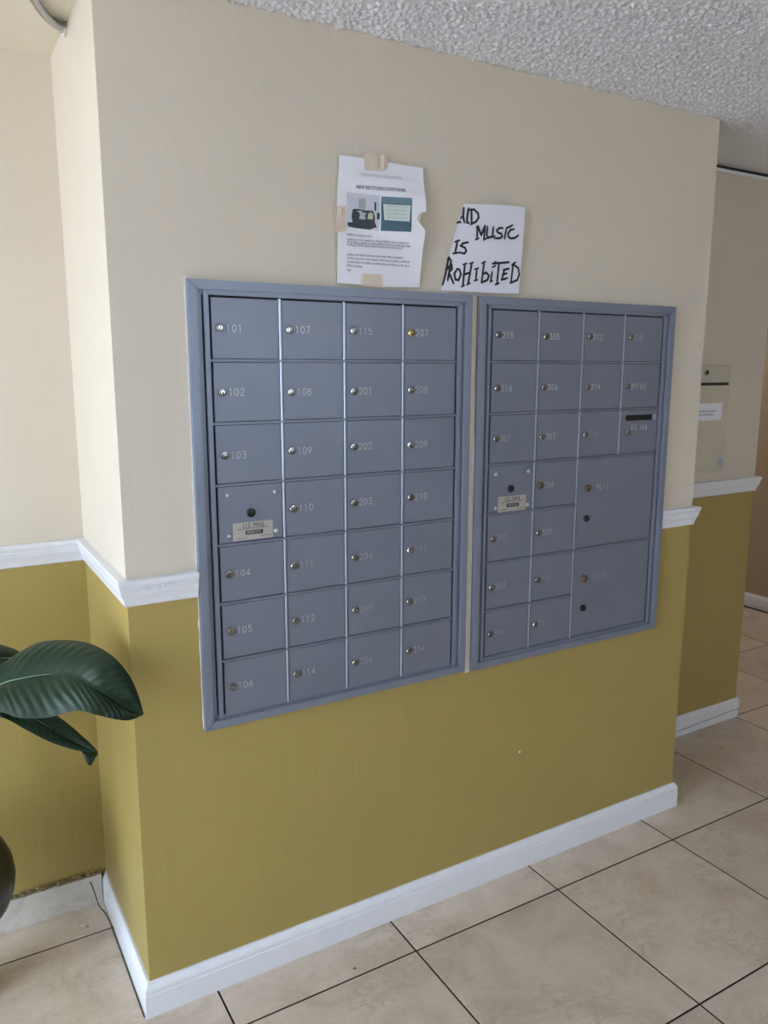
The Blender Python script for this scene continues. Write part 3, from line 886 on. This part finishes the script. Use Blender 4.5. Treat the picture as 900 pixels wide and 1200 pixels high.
SIGN_STROKES = [[(0.8289,1.8243),(0.8368,1.8279),(0.8398,1.8259)],[(0.8396,1.835),(0.8424,1.8398)],[(0.8485,1.8614),(0.8464,1.8418),(0.8494,1.8267)],[(0.8611,1.8609),(0.8572,1.84),(0.8561,1.8267),(0.862,1.8266)],[(0.8686,1.8596),(0.8692,1.8244)],[(0.8635,1.8571),(0.8761,1.8589),(0.8868,1.8507),(0.889,1.8414),(0.8817,1.8312),(0.8658,1.823)],[(0.8803,1.7883),(0.8892,1.7919)],[(0.884,1.7892),(0.8854,1.82)],[(0.8825,1.818),(0.8869,1.8201),(0.8962,1.7995)],[(0.8962,1.7995),(0.9073,1.8236)],[(0.9073,1.8236),(0.9045,1.7902),(0.9136,1.7944)],[(0.9142,1.8219),(0.9126,1.8013),(0.9174,1.7953),(0.9295,1.8003)],[(0.9319,1.8222),(0.9296,1.798),(0.9372,1.801)],[(0.9622,1.8218),(0.9513,1.8215),(0.943,1.8149),(0.9455,1.8104),(0.9573,1.8079),(0.9606,1.8022),(0.9537,1.7969),(0.9359,1.7956)],[(0.9733,1.8204),(0.9679,1.7969)],[(0.9724,1.8227),(0.9825,1.8265),(0.9927,1.8315)],[(0.9978,1.8224),(0.9868,1.8197),(0.9792,1.8108),(0.9795,1.8031),(0.9884,1.7991),(1.0026,1.802),(1.0127,1.8093)],[(0.8233,1.7793),(0.8356,1.7843)],[(0.8306,1.7816),(0.8238,1.7541)],[(0.818,1.752),(0.8341,1.7554)],[(0.8595,1.7809),(0.8454,1.7776),(0.8396,1.7714),(0.8509,1.767),(0.854,1.7603),(0.849,1.7535),(0.8348,1.7555)],[(0.8051,1.737),(0.7957,1.6976),(0.7888,1.6764)],[(0.8023,1.736),(0.8069,1.742),(0.8129,1.7338),(0.8088,1.7203),(0.7991,1.7128)],[(0.8112,1.7245),(0.8032,1.6876)],[(0.8055,1.7207),(0.8142,1.7252),(0.8151,1.7155),(0.8065,1.7069)],[(0.8072,1.7069),(0.8188,1.6808)],[(0.8291,1.7163),(0.8212,1.7048),(0.8237,1.691),(0.8326,1.6897),(0.839,1.7035),(0.835,1.7149),(0.8283,1.7168)],[(0.8503,1.7298),(0.8441,1.6751)],[(0.8697,1.7322),(0.859,1.6811)],[(0.8457,1.7027),(0.8651,1.7097)],[(0.8451,1.7272),(0.8555,1.7307)],[(0.8638,1.7301),(0.8735,1.7342)],[(0.8404,1.6743),(0.8485,1.6788)],[(0.856,1.6798),(0.865,1.6838)],[(0.8845,1.719),(0.8814,1.6917)],[(0.8784,1.7175),(0.889,1.7211)],[(0.8769,1.6903),(0.8867,1.6932)],[(0.9061,1.7363),(0.8991,1.6867)],[(0.8993,1.7335),(0.9099,1.7383)],[(0.9016,1.7071),(0.913,1.7119),(0.9218,1.7046),(0.9174,1.6943),(0.8991,1.6867)],[(0.9315,1.7147),(0.9276,1.6912),(0.933,1.6933)],[(0.932,1.7255),(0.942,1.7297)],[(0.9317,1.7344),(0.9558,1.7377),(0.985,1.7413)],[(0.9332,1.7339),(0.9424,1.7398)],[(0.9527,1.7363),(0.9474,1.6856)],[(0.9427,1.6842),(0.9544,1.6884)],[(0.9706,1.7224),(0.9628,1.6973)],[(0.9667,1.721),(0.9848,1.7257)],[(0.9647,1.71),(0.9788,1.7139)],[(0.9612,1.6966),(0.9809,1.7025)],[(0.998,1.7361),(0.9925,1.691)],[(0.994,1.7347),(1.0058,1.7427)],[(0.9988,1.7368),(1.0152,1.7287),(1.0191,1.7131),(1.0132,1.6994),(0.9901,1.6902)]]
LEAF_FRONT = [[(-0.3529,0.14,0.7083),(-0.3529,0.14,0.7083),(-0.3529,0.14,0.7083)],[(-0.3053,0.16,0.8084),(-0.3124,0.12,0.7868),(-0.3199,0.08,0.7595)],[(-0.2273,0.14,0.861),(-0.2481,0.08,0.831),(-0.262,0.02,0.7977)],[(-0.1699,0.12,0.8951),(-0.2112,0.05,0.8471),(-0.2258,-0.02,0.7944)],[(-0.1185,0.08,0.9059),(-0.1623,0.02,0.8569),(-0.1793,-0.05,0.7955)],[(-0.0755,0.03,0.9061),(-0.1222,-0.02,0.8609),(-0.1258,-0.08,0.8095)],[(-0.0435,-0.03,0.8931),(-0.0922,-0.05,0.8452),(-0.0913,-0.1,0.8004)],[(-0.0174,-0.05,0.8556),(-0.0579,-0.07,0.8177),(-0.0562,-0.1,0.7832)],[(-0.005,-0.07,0.8192),(-0.0277,-0.08,0.7926),(-0.0278,-0.09,0.7706)],[(0.002,-0.085,0.7747),(0.0011,-0.085,0.7739),(-0.0007,-0.085,0.7734)]]
LEAF_UNDER = [[(-0.3453,0.16,0.7519),(-0.3456,0.16,0.7482),(-0.3461,0.16,0.7425)],[(-0.2775,0.16,0.7908),(-0.2838,0.12,0.7861),(-0.2896,0.1,0.7706)],[(-0.2142,0.14,0.7688),(-0.2281,0.11,0.7582),(-0.2436,0.09,0.7524)],[(-0.1666,0.12,0.7501),(-0.1852,0.09,0.7348),(-0.205,0.07,0.7245)],[(-0.1278,0.09,0.7193),(-0.1458,0.07,0.7022),(-0.1628,0.05,0.6955)],[(-0.0994,0.06,0.6911),(-0.109,0.05,0.6779),(-0.1181,0.04,0.6708)],[(-0.0749,0.03,0.6621),(-0.082,0.03,0.662),(-0.089,0.03,0.6618)],[(-0.0825,0.01,0.6573),(-0.0928,0.01,0.66),(-0.1075,0.02,0.673)],[(-0.0922,0.01,0.6421),(-0.0956,0.01,0.643),(-0.0989,0.01,0.6459)]]
LEAF_BACK = [[(-0.1858,0.2,0.8311),(-0.186,0.2,0.8291),(-0.1861,0.2,0.8271)],[(-0.1962,0.22,0.8507),(-0.206,0.2,0.841),(-0.216,0.18,0.8258)],[(-0.2327,0.22,0.8734),(-0.2504,0.19,0.8528),(-0.2656,0.15,0.8248)],[(-0.2822,0.2,0.9022),(-0.3026,0.17,0.8732),(-0.3146,0.12,0.8362)],[(-0.3315,0.18,0.9038),(-0.3502,0.15,0.8796),(-0.3601,0.12,0.8457)],[(-0.3974,0.14,0.8646),(-0.3975,0.14,0.8628),(-0.3977,0.14,0.861)]]
def notice_y(x, z):
    u = (x - 0.498) / 0.228
    v = (z - 1.667) / 0.272
    side = 0.0045 + 0.0160 * max(0, u) ** 2 * (0.5 + 0.5 * math.cos((v - .55) * 6))
    return -(0.0030 + side + 0.0016 * math.sin(v * 7 + 1) * math.sin(u * 5) + 0.0010 * math.sin(v * 23 + u * 4))
nt = thing('notice', 'printed white recycling notice taped to the wall, torn at its right edge', 'notice', (0.61, 0, 1.667))
def local(bm, o):
    bmesh.ops.translate(bm, verts=bm.verts[:], vec=-WORLD[o.name])
    return bm
b = sheet(NOTICE, notice_y)
link('sheet', raw_mesh('sheet', local(b, nt), 'paper'), WORLD[nt.name], nt)
def put(o_parent, name, bm, m, label=None):
    return tag(link(name, raw_mesh(name, local(bm, o_parent), m), WORLD[o_parent.name], o_parent), label)
for k, tp in enumerate(NOTICE_TAPES):
    put(nt, 'tape', sheet(tp, lambda x, z: notice_y(x, z) - 0.0011, .006), 'tape', ('crumpled beige tape at the top edge', 'crumpled beige tape on the left edge', 'square beige tape at the bottom edge')[k])
for fl in FLAPS[:2]:
    put(nt, 'tape_fold', sheet(fl, lambda x, z: notice_y(x, z) - 0.0028 - 0.0012 * math.sin(x * 400), .005), 'tape')
put(nt, 'torn_flap', sheet(FLAPS[2], lambda x, z: notice_y(x, z) - 0.004, .004), 'tape')
def poly_print(polys, dy):
    bm = bmesh.new()
    for pts, mi in polys:
        s = sheet(pts, lambda x, z: 0, .012)
        top = [f for f in s.faces if f.normal.y < -.5]
        mp = {}
        for f in top:
            vs_ = []
            for v in f.verts:
                if v not in mp:
                    mp[v] = bm.verts.new((v.co.x, notice_y(v.co.x, v.co.z) - dy - .00012 * mi, v.co.z))
                vs_.append(mp[v])
            bm.faces.new(vs_).material_index = mi
        s.free()
    return flat(bm)
PP = PHOTO_POLYS
put(nt, 'printed_photo', poly_print([(PP[0], 0), (PP[3], 1), (PP[4], 2), (PP[5], 3), (PP[6], 1), (PP[7], 2), (PP[8], 1)], .0006), ['photo_pale', 'photo_bin', 'photo_label', 'photo_yellow'], 'left printed photo of a dark bin with labels')
band = [PP[1][0], PP[1][1], (PP[1][1][0], PP[1][1][1] - .014), (PP[1][0][0], PP[1][0][1] - .014)]
put(nt, 'printed_photo', poly_print([(PP[1], 0), (band, 1), (PP[2], 2)], .0006), ['photo_teal', 'photo_teal_light', 'photo_sheet'], 'right printed photo of a pale sheet on a dark bin')
def bend(me, dy, x, z, ang=0.0):
    c_, s_ = math.cos(ang), math.sin(ang)
    for v in me.vertices:
        a, h = v.co.x, v.co.z
        X, Z = x + a * c_ - h * s_, z + a * s_ + h * c_
        v.co = Vector((X - WORLD[nt.name].x, notice_y(X, Z) - dy, Z - WORLD[nt.name].z))
    return me
def photo_marks(quad, rows, h, m, seed):
    bl, tl, tr, br = quad
    for k in range(rows):
        v = (k + .6) / (rows + .3)
        p0 = (bl[0] + (tl[0] - bl[0]) * v, bl[1] + (tl[1] - bl[1]) * v)
        p1 = (br[0] + (tr[0] - br[0]) * v, br[1] + (tr[1] - br[1]) * v)
        q0 = (p0[0] + (p1[0] - p0[0]) * .1, p0[1] + (p1[1] - p0[1]) * .1)
        q1 = (p0[0] + (p1[0] - p0[0]) * .9, p0[1] + (p1[1] - p0[1]) * .9)
        bm = scribble(q0[0], q0[1], q1[0], q1[1], h, seed + k)
        for v_ in bm.verts: v_.co.y = notice_y(v_.co.x, v_.co.z) - .0012
        put(nt, 'printed_mark', bm, m)
photo_marks((PP[2][3], PP[2][0], PP[2][1], PP[2][2]), 4, .0028, 'photo_label', 80)
photo_marks((PP[7][3], PP[7][0], PP[7][1], PP[7][2]), 4, .0022, 'print_grey', 90)
photo_marks((PP[4][3], PP[4][0], PP[4][1], PP[4][2]), 2, .0022, 'photo_pale', 95)
t0, t1, t2, t3 = TITLE
a0 = math.atan2(t1[1] - t0[1], t1[0] - t0[0])
me = bend(text_mesh('NEW RECYCLING CONTAINER', .0105, 'print', True, math.hypot(t1[0] - t0[0], t1[1] - t0[1])), .0007, t0[0], t0[1] - .0025, a0)
tag(link('printed_title', me, WORLD[nt.name], nt), 'bold printed heading')
me = bend(text_mesh('CONDOMINIUM ASSOCIATION', .0085, 'print_grey', False, math.hypot(t3[0] - t2[0], t3[1] - t2[1])), .0007, t2[0], t2[1] - .002, a0)
tag(link('printed_title', me, WORLD[nt.name], nt), 'pale grey printed heading')
for k, (q0, q1) in enumerate(BODY_LINES):
    bm = scribble(q0[0], q0[1] - .0008, q1[0], q1[1] - .0008, .0033, 40 + k)
    for v in bm.verts: v.co.y = notice_y(v.co.x, v.co.z) - .0007
    put(nt, 'printed_line', bm, 'print')

def sign_y(x, z):
    left = 0.792 + (z - 1.667) * 0.30              # slanted left edge, curled back to the wall
    u = min(1, max(0, (x - left) / 0.11))
    return -(0.0018 + 0.0105 * (1 - (1 - u) ** 2))
sg = thing('sign', 'handwritten white paper sign reading music is prohibited, with its left side curled away', 'sign', (0.91, 0, 1.667))
put(sg, 'sheet', sheet(SIGN, sign_y), 'sign_paper')
bm = bmesh.new()
for st in SIGN_STROKES:
    dense = []
    for p_, q_ in zip(st, st[1:]):
        n = max(1, int(math.hypot(q_[0] - p_[0], q_[1] - p_[1]) / .006))
        dense += [(p_[0] + (q_[0] - p_[0]) * k / n, p_[1] + (q_[1] - p_[1]) * k / n) for k in range(n)]
    dense.append(st[-1])
    ribbon(bm, dense, .0056, lambda x, z: sign_y(x, z) - .0008, taper=True)
put(sg, 'handwriting', flat(bm), 'ink', 'black marker capitals')

# ---------------------------------------------------------------- drop box on the recessed wall
bx0, bx1, bz0, bz1, by = 1.985, 2.322, 1.084, 1.487, 0.296
db = thing('drop_box', 'painted metal drop box with a slot on the recessed wall at the right', 'drop box', ((bx0 + bx1) / 2, D2, bz0))
b = bmesh.new()
box(b, bx0, bx1, by + .004, D2, bz0, bz1, .002)
put(db, 'body', b, 'drop_box')
def door_with_slot():
    b = bmesh.new()
    x0, x1, z0, z1 = bx0 + .010, bx1 - .012, bz0 + .012, 1.4130
    box(b, x0, x1, by, by + .004, z0, z1, .001)
    return b
put(db, 'door', door_with_slot(), 'drop_box')
b = box(bmesh.new(), bx0 + .010, bx1 - .012, by, by + .004, 1.4235, bz1 - .006, .001)
put(db, 'lid', b, 'drop_box')
b = box(bmesh.new(), bx0 + .012, bx1 - .014, by + .0025, by + .0042, 1.4120, 1.4245)
put(db, 'slot', b, 'black', 'dark letter slot')
bm = bmesh.new()
lathe_y(bm, [(.0105, 0), (.0105, -.004), (.009, -.006), (.006, -.006), (.0055, -.004), (0, -.004)], 18, mis=[0, 0, 0, 1, 1])
link('lock', mesh('lock', bm, ['nickel', 'dark']), (2.172, by, 1.4605), db)
b = box(bmesh.new(), 2.055, 2.277, by - .0008, by, 1.2840, 1.3475)
put(db, 'paper_label', b, 'paper', 'white paper label with two printed lines')
for zl, xa_, xb_, s in ((1.3150, 2.09, 2.247, 61), (1.3020, 2.09, 2.229, 62)):
    bm = scribble(xa_, zl, xb_, zl, .0055, s)
    for v in bm.verts: v.co.y = by - .0013
    put(db, 'printed_line', bm, 'print')
b = box(bmesh.new(), 2.2755, 2.305, by - .0006, by, 1.1000, 1.1395)
put(db, 'sticker', b, 'print_grey', 'small grey sticker at the lower right corner')

# ---------------------------------------------------------------- plant
def leaf_mesh(tab, vein=0.0020, nveins=24, flip=False):
    U = spline([r[0] for r in tab], 20)
    C = spline([r[1] for r in tab], 20)
    L = spline([r[2] for r in tab], 20)
    bm = bmesh.new()
    n, half = len(C), 12
    grid = []
    for i in range(n):
        row = []
        for k in range(-half, half + 1):
            t = k / half
            E = U[i] if t > 0 else L[i]
            a = abs(t)
            p = C[i].lerp(E, a)
            row.append(p)
        grid.append(row)
    nr = []
    for i in range(n):
        rown = []
        for k in range(2 * half + 1):
            du = grid[min(i + 1, n - 1)][k] - grid[max(i - 1, 0)][k]
            dv = grid[i][min(k + 1, 2 * half)] - grid[i][max(k - 1, 0)]
            x_ = du.cross(dv)
            rown.append(x_.normalized() if x_.length > 1e-9 else Vector((0, 0, 1)))
        nr.append(rown)
    vs_ = []
    for i in range(n):
        row = []
        w = min((U[i] - C[i]).length, 0.05) / 0.05
        for k in range(2 * half + 1):
            t = (k - half) / half
            a = abs(t)
            arch = 0.010 * w * math.sin(math.pi * a) * (1 if t > 0 else .8)
            ripple = vein * w * math.sin(nveins * 2 * math.pi * (i / n - 0.10 * a)) * math.sin(math.pi * min(1, a * 1.05)) * (.5 + .5 * a)
            sgn = 1 if nr[i][k].z > 0 else -1
            row.append(bm.verts.new(grid[i][k] + nr[i][k] * sgn * (arch + ripple)))
        vs_.append(row)
    for i in range(n - 1):
        for k in range(2 * half):
            q = (vs_[i][k], vs_[i + 1][k], vs_[i + 1][k + 1], vs_[i][k + 1])
            bm.faces.new(q)
    bm.normal_update()
    if sum(f.normal.z * f.calc_area() for f in bm.faces) < 0:
        for f in bm.faces: f.normal_flip()
    return bm, C
PC = Vector((-0.372, 0.262, 0))
plant = thing('potted_plant', 'dark green broad-leaved plant in a round black pot at the left edge', 'plant', PC)
bm = lathe_z(bmesh.new(), [(.062, 0), (.062, .010), (.050, .022), (.040, .060), (.034, .110), (.042, .150), (.062, .172), (.090, .198), (.113, .230), (.127, .265), (.132, .300), (.128, .338), (.115, .372), (.096, .398), (.078, .412), (.080, .422), (.074, .424), (.070, .415)], 40)
link('pot', mesh('pot', bm, 'black', True), PC, plant)
link('soil', mesh('soil', lathe_z(bmesh.new(), [(.072, .390), (.070, .405)], 24), 'soil'), PC, plant)
def add_leaf(tab, label=None):
    bm, C = leaf_mesh(tab)
    lf = link('leaf', raw_mesh('leaf', local(bm, plant), 'leaf', True), WORLD[plant.name], plant)
    tag(lf, label)
    lift = Vector((0, -.0012, .0022))
    bm = tube(bmesh.new(), [c + lift for c in C[5:len(C) // 2:5]], .0017, 6, .0003)
    link('midrib', mesh('midrib', local(bm, plant), 'midrib', True), WORLD[plant.name], lf)
    base = PC + Vector((random.uniform(-.03, .03), random.uniform(-.03, .03), .40))
    e = C[0]
    bm = tube(bmesh.new(), spline([base, base.lerp(e, .45) + Vector((-.02, 0, .10)), e + (C[0] - C[10]) * .25, e], 6), .005, 8, .003)
    link('stalk', mesh('stalk', local(bm, plant), 'stem', True), WORLD[plant.name], plant)
add_leaf(LEAF_FRONT, 'large glossy front leaf with a pale midrib')
add_leaf(LEAF_UNDER, 'narrow drooping lower leaf with a curled tip')
add_leaf(LEAF_BACK)
for ang, ln, zt, wd_ in ((170, .34, .88, .075), (232, .36, .80, .08), (196, .20, 1.02, .06), (250, .26, .70, .07)):
    a = math.radians(ang)
    d = Vector((math.cos(a), math.sin(a), 0)); s = Vector((-d.y, d.x, 0))
    tab = []
    for k, (f, w, dz) in enumerate(((.12, .0, -.10), (.28, .6, -.03), (.5, 1, 0), (.75, .8, -.03), (.92, .4, -.09), (1.02, .02, -.14))):
        c = PC + d * (ln * f + .05) + Vector((0, 0, zt + dz))
        tab.append((c + s * wd_ * w - Vector((0, 0, .02 * w)), c, c - s * wd_ * w - Vector((0, 0, .02 * w))))
    add_leaf(tab)

# ---------------------------------------------------------------- small things
cd = thing('conduit', 'bent chrome conduit under the ceiling in the top left corner', 'pipe', (-0.05, 0.2, H - .02))
pts = spline([(-0.135, -0.06, 2.178), (-0.100, 0.07, 2.180), (-0.074, 0.155, 2.182), (-0.048, 0.212, 2.182), (-0.024, 0.248, 2.182), (0.004, 0.275, 2.182)], 6)
put(cd, 'tube', tube(bmesh.new(), pts, .0095, 12), 'chrome')
for f in cd.children[0].data.polygons: f.use_smooth = True
b = bmesh.new()
bmesh.ops.create_cone(b, cap_ends=True, segments=16, radius1=.016, radius2=.013, depth=.006, matrix=Matrix.Translation((-.003, .270, 2.182)) @ Matrix.Rotation(math.pi / 2, 4, 'Y'))
put(cd, 'collar', b, 'filler')
cb = spline([(-.050, .470, .078), (-.043, .452, .060), (-.036, .445, .025), (-.030, .435, .004), (-.021, .40, .003), (-.0185, .33, .003), (-.018, .20, .003), (-.0180, .06, .003), (-.0182, -.008, .003)], 6)  # long floor run stands in for the dark gap under the baseboard
tag(link('cable', mesh('cable', tube(bmesh.new(), cb, .0014, 8), 'cable', True)), 'thin dark cable, its long run standing for the dark gap at the side baseboard', 'cable')
an = bmesh.new()
lathe_y(an, [(.0036, 0), (.0034, -.0012), (.0018, -.002), (0, -.0021)], 12)
tag(link('wall_plug', mesh('wall_plug', an, 'filler', True), (1.087, 0, .3723)), 'tiny white plug in the ochre wall under the mailboxes', 'plug')
def chip(label, x, y, z, s, m='chip', group=None):
    b = bmesh.new()
    bmesh.ops.create_icosphere(b, subdivisions=1, radius=s)
    r = random.Random(int(x * 9999))
    for v in b.verts:
        v.co = Vector((v.co.x * 1.4, v.co.y, max(v.co.z, -s * .5) * .7)) * r.uniform(.7, 1.15)
    zmin = min(v.co.z for v in b.verts)
    for v in b.verts: v.co.z -= zmin
    tag(link('plaster_chip', mesh('plaster_chip', b, m), (x, y, z)), label, 'debris', group)
chip('larger pale plaster chip on the tile by the left baseboard', -.0853, .3874, 0, .0045)
chip('smaller brown crumb beside the pale plaster chip', -.0741, .377, 0, .0028, 'rubble')
chip('dark crumb on the floor tile below the mailboxes', .4735, -.118, 0, .0035, 'rubble')
